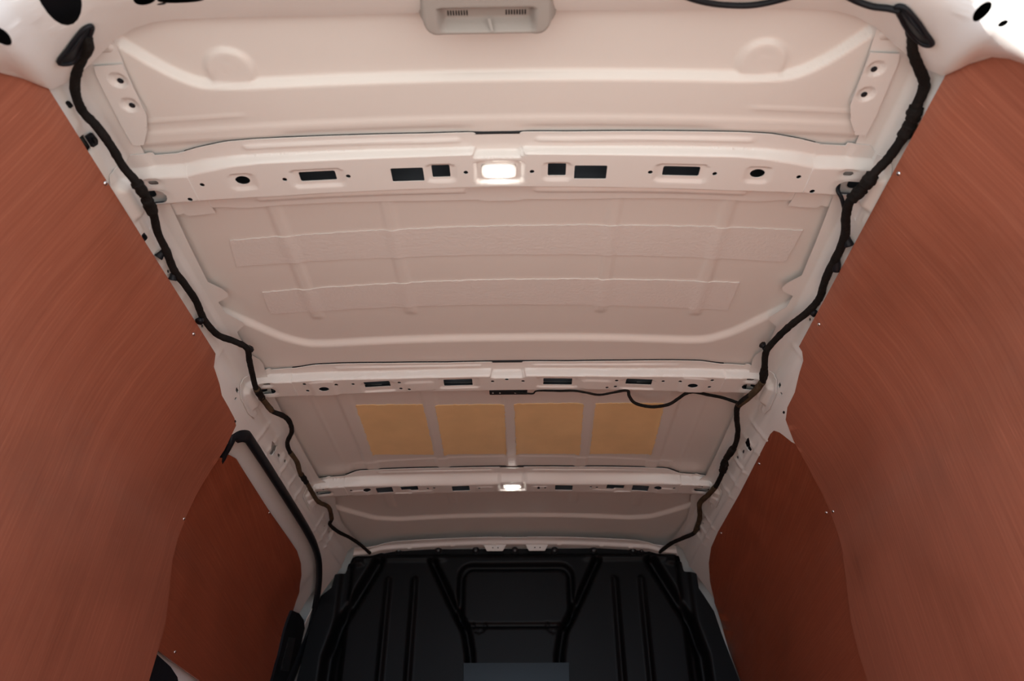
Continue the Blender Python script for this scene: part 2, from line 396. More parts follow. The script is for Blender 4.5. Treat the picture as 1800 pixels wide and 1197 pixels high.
def tslot(y, s, k=1): return [[(s, y), (s+.012*k, y+.004), (s+.011*k, y+.012), (s+.017*k, y+.016), (s+.015*k, y+.028), (s+.006*k, y+.030), (s+.004*k, y+.040), (s-.004*k, y+.036), (s, y+.016)], ellipse(s+.004, y+.062, .004, .008, 10)]
rail_holes = [rrect(.619, y_, .013, h_, .008, 4) for y_, h_ in ((.9045, .0145), (1.583, .012), (2.215, .012))]
def zrect(y, s, hy=.006, hs=.003): return rrect(s, y, hs, hy, .002, 2)
rail_holes += [[(1.79+0, 0)][:0] or [(s_, 1.79+(y_-1.79)*1.35) for s_, y_ in q_] for q_ in tslot(1.79, .672, 1.7)] + [ellipse(.672, 1.915, .004, .008, 10), zrect(1.50, .684, .008, .004), zrect(1.515, .699, .004, .003), ellipse(.668, 2.21, .003, .010, 10), ellipse(.668, 2.37, .004, .008, 10), ellipse(.676, 2.42, .003, .006, 10), ellipse(.668, 2.50, .004, .010, 10), zrect(.765, .672, .014, .007), ellipse(.668, 1.08, .003, .005, 10), ellipse(.668, 1.26, .003, .005, 10), ellipse(.69, 2.62, .003, .004, 8)]
for side, nm in ((-1, 'wall_left'), (1, 'wall_right')):
    if side < 0:
        # opening for the sliding door, its edge just inside the seal
        op = [(s+.006, y) for s, y in seal_sy]
        low = [(smax, .60)][:0]
        lastS, lastY = op[-1]
        outer = list(INNER) + [(smax, 2.76), (smax, lastY)] + op[::-1][0:] + [(op[0][0]+.06, op[0][1]-.03), (smax, 1.60), (smax, .60)]
    else:
        outer = list(INNER) + [(smax, 2.76), (smax, .60)]
    w_ = sheet(nm, outer, rail_holes, rail_map(side), us, vs, edge=.008, thick=(side*.002, 0, .0015), mat_=PAINT, hedge=.004)
    tag(w_, kind='structure')
    # outer body skin behind the sheet, closed up to the crown of the roof
    prof = np.array(smooth_poly([(0, 1.045), (.35, 1.036), (.58, 1.012), (.68, .972), (.735, .88), (.80, .76), (.85, .62), (.865, .4), (.865, -.45)], 5))
    xx = np.tile(side*prof[:, 0], (30, 1)); zz = np.tile(prof[:, 1], (30, 1)); yy = np.tile(np.linspace(.44, 2.9, 30)[:, None], (1, len(prof)))
    gridsurf('outer_skin', xx, yy, zz, SHADE_PRIMER, w_)  # dark colour deepens the shade seen through the rail holes

# ---- front wall sheet behind the bulkhead
xx, zz = np.meshgrid(np.linspace(-.86, .86, 60), np.linspace(-.45, 1.045, 50))
yw = 2.835+.0*zz
tag(gridsurf('wall_front', xx, yw, zz, PAINT), kind='structure')

# ---- header at the top of the bulkhead (pressed strip with tabs)
def hz(x, y):
    z = .966-K*x*x*.9; z = z-.013*S((y-2.732)/.008)-.010*S((np.abs(x)-.50)/.06)
    return x, y, z
ho = [(-.62, 2.775), (-.60, 2.70), (-.52, 2.722), (-.46, 2.700), (-.44, 2.70), (-.05, 2.700), (-.045, 2.708), (.045, 2.708), (.05, 2.700), (.44, 2.70), (.46, 2.70), (.52, 2.722), (.60, 2.70), (.62, 2.775)]
hh = [rrect(x, 2.745, .008, .004, .002, 2) for x in (-.40, -.235, -.08, .17, .33, .44)]
h = sheet('trim_1', ho, hh, hz, np.arange(-.62, .62, .008), np.arange(2.70, 2.79, .004), edge=.006, thick=(0, 0, .002), mat_=PAINT)
tag(h, kind='structure')
for cx in (-.075, .085):   # tabs that hook over the bulkhead flange
    blob('header_tab', [(-.045, 0), (.045, 0), (.030, -.026), (-.030, -.026)], .004, PAINT, h, ((cx, 2.752, .956), (1, 0, 0), (0, 0, 1), (0, -1, 0)), .0012)
    for dx in (-.008, .012): lathe('tab_hole_shade', (cx+dx, 2.7478, .942), (0, -1, 0), [(.0026, 0), (.0026, .0004)], DARKH, h, 8)  # dark discs painting the shade of small holes

# ---- rear opening frame (D pillars and rear header)
FR = [(0, .597, .986), (.20, .597, .982), (.36, .594, .975), (.47, .592, .966), (.53, .606, .956), (.585, .640, .938), (.622, .655, .915), (.640, .648, .892), (.652, .600, .862), (.662, .566, .80), (.680, .55, .70), (.70, .55, .50), (.70, .57, .1), (.70, .57, -.42)]
CRs = [(0, .50, .935), (.18, .50, .930), (.32, .50, .920), (.42, .50, .907), (.48, .50, .890), (.53, .50, .868), (.565, .50, .840), (.582, .50, .805), (.589, .50, .77), (.592, .50, .70), (.594, .50, .60), (.596, .50, .40), (.596, .50, .1), (.596, .50, -.42)]
OU = [(0, .44, 1.06), (.20, .44, 1.055), (.36, .44, 1.05), (.50, .44, 1.04), (.60, .44, 1.02), (.68, .44, .99), (.74, .44, .95), (.79, .44, .89), (.83, .44, .82), (.86, .44, .72), (.87, .44, .60), (.87, .44, .42), (.87, .44, .1), (.87, .44, -.42)]
def sm(a, it=1): return np.array(smooth_poly(a, 6))
FRs, CRv, OUv = sm(FR), sm(CRs), sm(OU)
tt = np.linspace(0, 1, len(FRs))
dl = np.r_[0, np.cumsum(np.linalg.norm(np.diff(CRv, axis=0), axis=1))]; Ltot = dl[-1]
def frame_map(u, v):
    # u: signed arc length along the crease (0 at the centre), v: 0 front edge, 1 crease, 2 outer rear edge
    a = np.abs(u); s = np.sign(u); s = np.where(s == 0, 1, s)
    def I(A): return [np.interp(a, dl, A[:, k]) for k in range(3)]
    A, B, C = I(FRs), I(CRv), I(OUv)
    B[1] = B[1]-(np.where(u < 0, .045, .012))*S((a-.25)/.15); C[1] = C[1]-.012*(u < 0)*S((a-.25)/.15)
    B[0] = B[0]+.012*(u > 0)*S((a-.4)/.15)
    # push the front edge outwards a little deeper so that the sheet rolls into the side
    out = []
    w0 = np.clip(1-v, 0, 1)**1.0; w2 = np.clip(v-1, 0, 1); w1 = 1-w0-w2
    # blend with a rounded crease
    e = np.exp(-((v-1)/.16)**2)*.10
    w1 = w1-e; w0 = w0+e*.5; w2 = w2+e*.5
    bul = .012*np.sin(np.pi*np.clip(v, 0, 1))
    for k in range(3): out.append(A[k]*w0+B[k]*w1+C[k]*w2)
    x, y, z = out
    rad = np.hypot(x*.9, z-.2)+1e-6; x = x-bul*x/rad*.7; z = z-bul*(z-.2)/rad*.6
    # large soft dent at the corner above the lining
    dn = np.exp(-((a-.78)/.05)**2-((v-.25)/.22)**2)*.010
    x = x+dn; z = z+dn*.4
    return s*x, y, z
def near_uv(px, py, side):
    uu, vv = np.meshgrid(np.linspace(.0, 1.2, 240), np.linspace(0, 1.8, 120)); X, Y, Z = frame_map(uu*side, vv)
    D = (X-CAM[0])*fw[0]+(Y-CAM[1])*fw[1]+(Z-CAM[2])*fw[2]
    ix = 900+F_PX*((X-CAM[0])*ri[0]+(Y-CAM[1])*ri[1]+(Z-CAM[2])*ri[2])/D; iy = 598.5-F_PX*((X-CAM[0])*up[0]+(Y-CAM[1])*up[1]+(Z-CAM[2])*up[2])/D
    k = np.argmin((ix-px)**2+(iy-py)**2); return uu.ravel()[k]*side, vv.ravel()[k], (X.ravel()[k], Y.ravel()[k], Z.ravel()[k])
fho = []
for side, px, py, ru, rv in ((-1, 103, -4, .024, .26), (-1, 254, -3, .016, .10), (-1, 320, -4, .03, .07), (-1, 281, 7, .006, .015), (1, 1725, 20, .008, .10), (-1, 2, 62, .012, .10), (1, 1763, 40, .005, .05)):
    u, v, _ = near_uv(px, py, side); fho.append((u, v, ru, rv)); print('hole', px, py, round(u, 3), round(v, 3))
holes = [ellipse(u, v, ru, rv, 20) for u, v, ru, rv in fho]
Lm = Ltot-.01
fr = sheet('trim_2', [(-Lm, 0), (Lm, 0), (Lm, 2), (-Lm, 2)], holes, frame_map, np.arange(-Lm, Lm, .012), np.linspace(0.04, 1.96, 40), edge=.03, thick=(0, 0, 0), mat_=PAINT, hedge=.01)
tag(fr, kind='structure')
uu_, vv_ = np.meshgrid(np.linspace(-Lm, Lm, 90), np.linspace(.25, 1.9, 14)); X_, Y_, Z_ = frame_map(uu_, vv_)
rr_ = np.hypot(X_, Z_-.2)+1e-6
gridsurf('cavity_shade_sheet', X_+.05*X_/rr_, Y_+.02, Z_+.05*(Z_-.2)/rr_, DARKH, fr)  # dark sheet added behind the frame holes to paint their inner shade

# ---- sliding door on the left: inner frame sheet, lower trim
def door_map(s, y):
    x = np.interp(s, SD, rXs)+.018; z = np.interp(s, SD, rZs)
    e = .008*S((y-2.60)/.04)
    return -(x+e), y, z
door = sheet('door_1', [(.63, 1.50), (smax, 1.50), (smax, 2.74), (.63, 2.74)], [], door_map, us, np.arange(1.5, 2.75, .02), edge=.02, thick=(-.02, 0, 0), mat_=PAINT)
tag(door, kind='structure')

# ================================================================== LINING PANELS
def panel(name, outline_sz, side, off, m, label, th=.004, g=None):
    def f(z, y): return side*(W(z)+off), y, z
    zs = np.r_[np.arange(-.40, .5, .06), np.arange(.5, .95, .012)]; ys = np.arange(.5, 2.75, .05)
    root = thing(name, (side*.76, (min(p[1] for p in outline_sz)+max(p[1] for p in outline_sz))/2, -.42), label, 'wall panel', g)
    b = sheet('board', outline_sz, [], f, zs, ys, edge=.012, thick=(side*th, 0, 0), mat_=m, parent=root)
    b.data.materials.append(PLYE)
    if m is PLY: grain_uv(b.data, lambda x, y, z: (y-np.interp(z, GZ, GG), z))
    else: grain_uv(b.data, lambda x, y, z: (z+.16*y, y))
    return root
def zy(px, py, off=0): p = on_wall(px, py, off); return (p[2], p[1])
bumpL = [zy(*p) for p in [(379, 622), (376, 645), (386, 675), (390, 695), (402, 716), (412, 735), (415, 748)]]
bumpR = [zy(*p) for p in [(1410, 618), (1412, 634), (1404, 660), (1397, 690), (1384, 716), (1381, 738)]]
edL = [zy(*p) for p in [(395, 790), (370, 828), (345, 870), (325, 915), (312, 950), (303, 985), (298, 1040), (290, 1100), (276, 1150), (262, 1197)]]
edR = [zy(*p) for p in [(1395, 775), (1412, 806), (1430, 840), (1460, 900), (1472, 935), (1481, 970), (1488, 1030), (1497, 1100), (1510, 1150), (1525, 1197)]]
print('bumpL', np.round(bumpL, 3).tolist()); print('edL', np.round(edL, 3).tolist()); print('edR', np.round(edR, 3).tolist())
def tops(l):   # straight top edge
    return [(.900, .50), (.900, .66), (.900, 1.0), (.900, l[0][1]-.002)]
mainL = tops(bumpL)+bumpL+edL+[(-.40, edL[-1][1]+.01), (-.40, .50)]
mainR = tops(bumpR)+bumpR+edR+[(-.40, edR[-1][1]+.01), (-.40, .50)]
pl = panel('lining_panel', mainL, -1, 0, PLY, 'large reddish brown plywood panel lining the left side nearest the rear')
pr = panel('lining_panel', mainR, 1, 0, PLY, 'large reddish brown plywood panel lining the right side nearest the rear')
fR = [zy(*p, .005) for p in [(1390, 764), (1376, 752), (1364, 753), (1354, 763), (1340, 790), (1300, 868), (1262, 935), (1250, 962), (1246, 990), (1248, 1022), (1256, 1060), (1275, 1130), (1302, 1197)]]
fr_out = [(fR[0][0], 1.57)]+fR+[(.2, 2.60), (-.40, 2.55), (-.40, 1.60)]
pfr = panel('lining_panel', fr_out, 1, .005, PLYF, 'dark red-brown plywood panel on the right between white rail and black bulkhead')
fL = [zy(*p, .014) for p in [(394, 806), (402, 799), (415, 806), (430, 830), (470, 893), (510, 950), (522, 968), (529, 990), (530, 1012), (526, 1042), (515, 1075), (480, 1197)]]
bl = [zy(*p, .014) for p in [(351, 1196), (310, 1167), (279, 1144)]]
fl_out = [(.78, 1.60)]+fL+[(.25, 2.42)]+bl[:1]+bl[1:]+[(.36, 1.60)]
pfl = panel('lining_panel', fl_out, -1, .014, PLYF, 'dark red-brown plywood panel on the left sliding door inside the black seal')
print('fR', np.round(fR[:3], 3).tolist(), 'R', np.round(bumpR[-2:]+edR[:2], 3).tolist()); print('fl_out', np.round(fl_out, 3).tolist())
def screw(px, py, root, off=0.0, r=.0042):
    p = on_wall(px, py, off); s = 1 if px > 900 else -1
    dW = (W(p[2]+.01)-W(p[2]-.01))/.02; n = Vector((-s, 0, s*dW*s)).normalized()
    lathe('screw', p, n, [(r, 0), (r*.95, .0012), (r*.6, .0026), (r*.2, .003)], STEEL, root, 12)
for px, py in ((185, 322), (340, 587), (323, 912)): screw(px, py, pl)
for px, py in ((1580, 305), (1440, 570), (1465, 899)): screw(px, py, pr)
for px, py in ((1453, 901), (1335, 815), (1268, 937)): screw(px, py, pfr, .005)
for px, py in ((307, 1146), (473, 901)): screw(px, py, pfl, .014)

# ---- black trim on the sliding door edge and below its panel
def door_piece(name, pxs, m, off0, th, parent):
    pts = [zy(px, py, off0) for px, py in pxs]
    def f(z, y): return -(W(z)+off0), y, z
    return sheet(name, pts, [], f, np.arange(0, .9, .02), np.arange(1.5, 2.8, .02), edge=.01, thick=(-th, 0, 0), mat_=m, parent=parent)
door_piece('latch_cover', [(514, 1073), (526, 1078), (534, 1090), (536, 1105), (526, 1160), (513, 1215), (474, 1215), (492, 1150)], RUB, .006, .012, door)
door_piece('latch_slot', [(508, 1120), (520, 1122), (508, 1180), (494, 1178)], BOLTM, .0045, .002, door)
door_piece('lower_glass', [(262, 1128), (276, 1150), (300, 1172), (312, 1190), (316, 1215), (240, 1215)], RUB, .012, .004, door)

# ---- door seal
def on_s(px, py, off): p = on_wall(px, py, off); return p
sp = [on_s(386, 812, .034), on_s(396, 790, .024), on_s(410, 768, .008)]+[on_s(px, py, .004) for px, py in SEAL_PX[2:]]
seal = tube('door_seal', sp, [.020]*len(sp), RUB, None, 12, 5, 0, .55, nrm=(1, 0, .3))
tag(seal, 'thick black rubber seal arching around the left sliding door opening', 'seal')
lip = tube('seal_lip', [p+np.array((.004, 0, -.004)) for p in sp], .005, RUB, seal, 8, 5)

# ================================================================== ROOF BOWS
def sq(px, py, z0): p = on_roof(px, py, z0); return p[0], p[1]
def row_y(px, py, z0): return on_roof(px, py, z0)[1]
def make_bow(name, label, spec):
    z_f, z_w, z_g = spec['zf'], .968, spec['zg']
    rows = spec['rows']; AX = []; YY = [[] for _ in range(6)]
    for r in rows:
        px = r[0]; q = on_roof(px, r[3], z_w); AX.append(abs(q[0]))
        e0 = row_y(px, r[1], z_f); e1 = row_y(px, r[2], z_f); e2 = row_y(px, r[3], z_w); e3 = row_y(px, r[4], z_w)
        e1 = min(e1, e2-.005); e0 = min(e0, e1-.006)
        e5 = row_y(px, r[5], z_g) if len(r) > 5 else e3+.030
        for k, v in enumerate((e0, e1, e2, e3, e3+.012, max(e5, e3+.024))): YY[k].append(v)
    xg = np.linspace(0, .72, 361); ker = np.hanning(15); ker /= ker.sum(); FY = []
    for k in range(6):
        v = np.interp(xg, AX, YY[k]); FY.append(np.convolve(np.pad(v, 7, mode='edge'), ker, 'valid'))
    def FN(k, x): return np.interp(np.abs(x), xg, FY[k])
    y0, y1, y2, y3, y4, y5 = [float(v[0]) for v in FY]; spec['c'] = (y0, y1, y2, y3, y4, y5); print(name, np.round(np.array(YY), 3).tolist())
    root = thing(name, (0, (y2+y3)/2, z_w), label, 'roof beam', 'pressed steel roof beams')
    def base(x, y):
        ax = np.abs(x); n = S((.043-ax)/.006)
        Y1 = FN(1, ax)+.008*n; Y2 = FN(2, ax)+.008*n; Y3 = FN(3, ax); Y4 = FN(4, ax)
        a = S((y-Y1)/(Y2-Y1)); b = S((y-Y3)/(Y4-Y3)); return a, b, n, Y1
    def P(x, y):
        ax = np.abs(x); a, b, n, Y1 = base(x, y)
        z = z_f+(z_w-z_f)*a+(z_g-z_w)*b
        z = z+.0015*n*(1-a)
        F0 = FN(0, ax); F4 = FN(4, ax); F5 = FN(5, ax)
        d = np.hypot(np.maximum(np.maximum(.068-ax, ax-.42), 0), y-(F0+(FN(1, ax)-F0)*.5)); z = z-.0038*S((.0065-d)/.005)
        d = np.hypot(np.maximum(np.maximum(.068-ax, ax-.44), 0), y-(F4+(F5-F4)*.45)); z = z-.0045*S((.0075-d)/.006)
        for (cx, cy, hx, hy, dep) in spec['emb']:
            d = box_d(x, y, cx, cy, hx, hy, .009); z = z+dep*S((.002-d)/.006)*a*(1-b)
        return z
    def fm(x, y): return x, y, P(x, y)-K*x*x
    XE = .534
    def edge_r(x): n = float(S((.043-abs(x))/.006)); return float(FN(0, x))+.004*n
    def edge_f(x): ax = abs(x); t = float(S((ax-.47)/.05)); n = float(S((.04-ax)/.006)); return float(FN(5, x))-.006*t+.004*n
    xs = np.arange(-XE, XE+.001, .006)
    outer = [(x, edge_r(x)) for x in xs]+[(x, edge_f(x)) for x in xs[::-1]]
    ya, yb = min(FY[1])-.002, max(FY[2])+.010; yc, yd = min(FY[3])-.002, max(FY[4])+.004
    ys = np.unique(np.r_[np.arange(min(FY[0]), max(FY[5])+.01, .0035), np.arange(ya, yb, .002), np.arange(yc, yd, .002)])
    sheet('crossmember', outer, spec['holes'], fm, np.arange(-.53, .531, .006), ys, edge=.007, thick=(0, 0, .0015), mat_=PAINT, parent=root, hedge=.004, inner=SHADE_PRIMER)
    bx = np.linspace(-.527, .527, 61)
    tube('gap_shade_strip', [(x, float(FN(0, x))+.0045, z_f-K*x*x+.0045) for x in bx], .0034, RUB, root, 6, 0)  # dark strip painting the shade line in the gap above the flange
    for s in (-1, 1):
        def gm(x, y, s=s):
            x = np.asarray(x, float); ax = np.abs(x)
            e = S((ax-.625)/.05)
            a, b, n, _ = base(x, y)
            z = z_f+(z_w-.0016-z_f)*a+(z_g-z_w)*b
            # the end rolls down into the side and its top grows wider
            web = a*(1-b)
            z = z-K*x*x-.030*e*(.35+.65*web)-.014*S((ax-.655)/.02)
            z = z-.0026*S((ax-.585)/.004)*(1-web)
            for (cx, cy, hx, hy, dep) in spec['gemb']:
                d = box_d(ax, y, cx, cy, hx, hy, hy*.9); z = z+dep*S((.002-d)/.006)
            return x, y, z
        g0, g3, g5 = float(FN(0, .60)), float(FN(3, .60)), float(FN(5, .60))
        go = [(.531, g0+.003), (.575, g0+.003), (.577, g0-.003), (.612, g0-.003), (.622, g0+.008), (.655, g0+.006), (.668, g0+.03), (.672, g3), (.664, g3+.02), (.645, g5+.004), (.610, g5+.010), (.60, g5+.002), (.585, g5+.002), (.578, g5+.010), (.528, g5+.008), (.531, g5-.01)]
        go = [(s*x, y) for x, y in go]
        gh = [[(s*abs(x), y) for x, y in hh_] for hh_ in spec['gholes']]
        yc_ = .5*(float(FN(2, .6))+float(FN(3, .6))); hw_ = .5*(float(FN(3, .6))-float(FN(2, .6)))
        ep = [(.630, -hw_-.030), (.668, -hw_-.030), (.690, -hw_-.004), (.694, hw_), (.686, hw_+.040), (.668, hw_+.056), (.648, hw_+.050), (.630, hw_+.030)]
        def ex(s_, y_): return .0035+.013*S((hw_+.014-np.abs(y_-yc_-.004))/.016)*S((.682-s_)/.016)+.002*S((.004-np.abs(s_-.672))/.002)*S((y_-yc_-hw_-.018)/.002)*S((yc_+hw_+.040-y_)/.002)
        sheet('end_plate', [(a_, yc_+b_) for a_, b_ in ep], [], rail_map(s, ex), np.arange(.63, .70, .004), np.arange(yc_-.1, yc_+.12, .004), edge=.006, thick=(s*.002, 0, .001), mat_=PAINT, parent=root)
        sheet('gusset_plate', go, gh, gm, s*np.arange(.53, .675, .006), np.unique(np.r_[np.arange(min(FY[0]), max(FY[5])+.02, .0035), np.arange(ya, yb, .002)]), edge=.006, thick=(0, 0, .0015), mat_=PAINT, parent=root, hedge=.004, inner=SHADE_PRIMER)
    return root
def both(h):   # a hole and its mirror image
    return [h, [(-x, y) for x, y in h]]
def hole_px(px, py, z0=.968, rx=.0045, ry=.0045, n=10): x, y = sq(px, py, z0); return ellipse(x, y, rx, ry, n)
def rect_px(x0, y0, x1, y1, z0=.968, r=.002):
    xa, ya = sq(x0, y0, z0); xb, yb = sq(x1, y1, z0); xc = .5*(xa+xb); return rrect(abs(xc) if True else xc, .5*(ya+yb), abs(xb-xa)/2, abs(yb-ya)/2, r, 2)
# --- rear beam
ROW1 = [(900, 232, 257, 271.5, 328, 350), (1000, 232, 257, 272, 328, 350), (1200, 231.5, 256, 275, 332, 349), (1300, 233, 258, 277, 336, 352), (1350, 236, 260, 282, 337, 355), (1400, 245, 264, 291, 338.5, 357), (1430, 253, 271, 297, 340, 358), (1490, 254, 273, 298, 344, 361)]
h1 = []
for x in (.5137, .372, .262, .0575): h1 += both(ellipse(x, .885, .0042, .0042, 10))
h1 += both(ellipse(.4444, .8835, .0125, .0098, 18))
h1 += both(rrect(.315, .884, .0315, .0108, .003, 2)) + both(rrect(.159, .8865, .028, .0155, .002, 2)) + both(rrect(.1008, .8835, .0157, .0140, .002, 2))
h1 += [rrect(0, .8865, .030, .0150, .006, 3)]
e1 = [(sx*.315, .886, .044, .020, .0035) for sx in (-1, 1)]+[(sx*.1008, .8855, .024, .020, .0035) for sx in (-1, 1)]+[(sx*.4444, .8845, .020, .018, .003) for sx in (-1, 1)]+[(0, .8865, .042, .0245, .007)]
g1 = [rrect(.592, .873, .0085, .0050, .005, 4), rrect(.6085, .9045, .0265, .0155, .0154, 6), ellipse(.524, .926, .004, .004, 8)]
ge1 = [(.592, .873, .015, .011, .0025), (.6085, .9045, .033, .021, .0015)]
g1[2] = ellipse(.545, .915, .0045, .0045, 10)
bow1 = make_bow('roof_bow', 'white roof beam nearest the rear with a lit lamp in its middle', dict(zf=.984, zg=.995, rows=ROW1, holes=h1, emb=e1, gholes=g1, gemb=ge1))
# --- middle beam
ROW2 = [(900, 636, 649, 662, 685.5), (1000, 636, 648, 661.7, 685.5), (1100, 634.8, 648.6, 662.5, 686), (1180, 634, 649.5, 662.5, 687.5), (1230, 635, 650.5, 663, 689), (1265, 640, 652, 664.5, 690), (1310, 641, 653.6, 665, 690.5)]
yc2 = row_y(900, 662, .968); yb2 = row_y(900, 685.5, .968); Y2s = (0, 0, yc2, yb2)
h2 = []
for a in ((638, 672, 687, 681), (779, 669.5, 831, 679.5)): h2 += both(rect_px(*a))
x_, y_ = sq(570, 683.5, .968); h2 += both(ellipse(abs(x_), y_-.002, .0125, .0100, 18))
for p in ((591, 676.4), (620.6, 675.5), (701.7, 672.8), (704.7, 683.2), (719.4, 683.2), (865.8, 670.6), (534.8, 675.5), (540.7, 687)):
    x_, y_ = sq(*p, .968); h2 += both(ellipse(abs(x_), y_, .0045, .0050, 10))
x_, y_ = sq(890.6, 666.4, .968); h2.append(ellipse(x_, y_+.002, .005, .005, 10))
e2 = [(sx*.326, Y2s[2]+.030, .042, .022, .0035) for sx in (-1, 1)]+[(sx*.124, Y2s[2]+.028, .050, .024, .0035) for sx in (-1, 1)]+[(sx*.461, Y2s[2]+.03, .030, .045, -.0025) for sx in (-1, 1)]+[(sx*.222, Y2s[2]+.035, .035, .022, -.0025) for sx in (-1, 1)]
GY2 = sq(1327, 681.5, .968)[1]; SY2 = sq(1318, 668, .968)[1]
g2 = [rrect(.592, SY2, .0090, .0048, .0047, 4), rrect(.609, GY2, .030, .0130, .0128, 6), ellipse(.548, Y2s[3]-.004, .0045, .0045, 10)]
ge2 = [(.592, SY2, .015, .010, .0025), (.609, GY2, .036, .018, .002)]
bow2 = make_bow('roof_bow', 'white middle roof beam with a thin black cable hanging below it', dict(zf=.991, zg=.998, rows=ROW2, holes=h2, emb=e2, gholes=g2, gemb=ge2, shift=.016))
# --- front beam
ROW3 = [(900, 821, 830, 851.5, 864.5), (1000, 821, 830, 852.5, 864.8), (1100, 821.4, 830.5, 852, 865.5), (1170, 823.5, 832, 851.5, 866.5), (1200, 834, 837.5, 851.8, 867.3), (1235, 835, 841, 853, 868.5)]
yc3 = row_y(900, 851.5, .968); yb3 = row_y(900, 864.5, .968); Y3s = (0, 0, yc3, yb3)
h3 = []
for a in ((660, 858, 692, 865), (703, 856, 736, 861.5), (794, 855, 826, 862.5)): h3 += both(rect_px(*a))
x_, y_ = sq(645.5, 861.2, .968); h3 += both(ellipse(abs(x_), y_, .012, .0120, 16))
for p in ((617, 862.5), (752, 859), (763, 858), (842.5, 857.5)):
    x_, y_ = sq(*p, .968); h3 += both(ellipse(abs(x_), y_, .0045, .0060, 10))
x_, y_ = sq(947.8, 857, .968); h3.append(rrect(x_-.002, y_, .004, .010, .003, 3))
YL = row_y(901, 857.3, .968); h3 += [rrect(0, YL, .030, .0150, .006, 3)]
e3 = [(0, YL, .044, .026, .006)]+[(sx*.357, Y3s[2]+.02, .028, .022, .0035) for sx in (-1, 1)]+[(sx*.30, Y3s[2]+.045, .040, .018, -.002) for sx in (-1, 1)]+[(sx*.09, Y3s[2]+.035, .026, .022, -.002) for sx in (-1, 1)]+[(sx*.49, Y3s[2]+.04, .026, .05, -.0025) for sx in (-1, 1)]
GY3 = sq(1240, 862.3, .968)[1]; SY3 = sq(1238, 855.3, .968)[1]
g3 = [rrect(.592, SY3, .0090, .0055, .0054, 4), rrect(.609, GY3, .030, .0130, .0128, 6), ellipse(.55, Y3s[3]-.002, .0045, .0055, 10)]
ge3 = [(.609, GY3, .036, .018, .002)]
bow3 = make_bow('roof_bow', 'white roof beam nearest the black bulkhead with a small lit lamp', dict(zf=.9985, zg=1.003, rows=ROW3, holes=h3, emb=e3, gholes=g3, gemb=ge3, shift=.022))
print('bows', time.time()-T0)

# ---- gusset reinforcement at rear: the small plates with two holes beside the first roof field
def side_plate(s):
    def f(x, y):
        ax = np.abs(x); z = .979-K*x*x
        for cy, cx in ((.678, .567), (.7225, .569)):
            d = np.hypot(ax-cx, y-cy); z = z+.003*S((.0135-d)/.003)+.002*S((.009-d)/.002)
        return x, y, z
    o = [(.549, .652), (.590, .652), (.594, .665), (.598, .76), (.597, .80), (.580, .80), (.563, .772), (.553, .745), (.551, .70)]
    hs = [ellipse(.567, .678, .0050, .0050, 12), ellipse(.569, .7225, .0050, .0050, 12)]
    g = sheet('reinforcement_plate', [(s*x, y) for x, y in o], [[(s*x, y) for x, y in h_] for h_ in hs], f, s*np.arange(.548, .60, .0025), np.arange(.65, .81, .0025), edge=.004, thick=(0, 0, .0015), mat_=PAINT, hedge=.003)
    for hx_, hy_ in ((.567, .6795), (.569, .724)): lathe('bolt_hole_shade', (s*(hx_-.001), hy_+.002, .979-K*hx_**2+.0045), (0, 0, -1), [(.0047, 0), (.0047, .0008)], DARKH, g, 12)  # dark discs added so the bolt holes look deep in shade
    tag(g, 'white steel plate with two round bolt holes on the %s roof edge' % ('left' if s < 0 else 'right'), 'bracket')
side_plate(-1); side_plate(1)

# ================================================================== LAMPS
def lamp(y, hx, hy, label, px_w):
    z0 = .968+.007
    root = thing('dome_lamp', (0, y, z0), label, 'lamp', 'roof beam lamps')
    # housing ring, curved lens, bulb bar
    bm = bmesh.new()
    ou = rrect(0, y, hx, hy, .008, 4); inn = rrect(0, y, hx-.004, hy-.003, .006, 4)
    A = [bm.verts.new((x, yy, z0+.003)) for x, yy in ou]; B = [bm.verts.new((x, yy, z0-.004)) for x, yy in ou]; C = [bm.verts.new((x, yy, z0-.004)) for x, yy in inn]; D = [bm.verts.new((x, yy, z0+.003)) for x, yy in inn]
    n = len(A)
    for i in range(n):
        j = (i+1) % n
        for a, b in ((A, B), (B, C), (C, D)): bm.faces.new((a[i], a[j], b[j], b[i]))
    me = bpy.data.meshes.new('housing'); bm.to_mesh(me); bm.free(); link('housing', me, PAINT, root)
    u, v = np.meshgrid(np.linspace(-1, 1, 22), np.linspace(-1, 1, 14))
    X = u*(hx-.004); Yy = y+v*(hy-.003); Z = z0-.002-.004*np.sqrt(np.clip((1-np.abs(u)**3)*(1-np.abs(v)**3), 0, 1))
    le = gridsurf('lens', X, Yy, Z, LENS, root)
    X2 = u*(hx-.013); Y2 = y+v*(hy-.0075); Z2 = z0-.0075-.0008*np.sqrt(np.clip((1-u*u)*(1-v*v), 0, 1))
    th_ = np.arctan2(v, u); m_ = np.maximum(np.abs(u), np.abs(v)); pw = (np.abs(np.cos(th_))**2.6+np.abs(np.sin(th_))**2.6)**(-1/2.6); X2 = np.cos(th_)*m_*pw*(hx-.009); Y2 = y+np.sin(th_)*m_*pw*(hy-.0045)
    bo_ = gridsurf('bulb', X2, Y2, Z2, LED); bo_.parent = le
    return root
lamp(.8865, .030, .0150, 'brightly lit oblong lamp set in the roof beam nearest the rear', 0)
lamp(YL, .030, .0150, 'small lit oblong lamp set in the far roof beam near the bulkhead', 0)

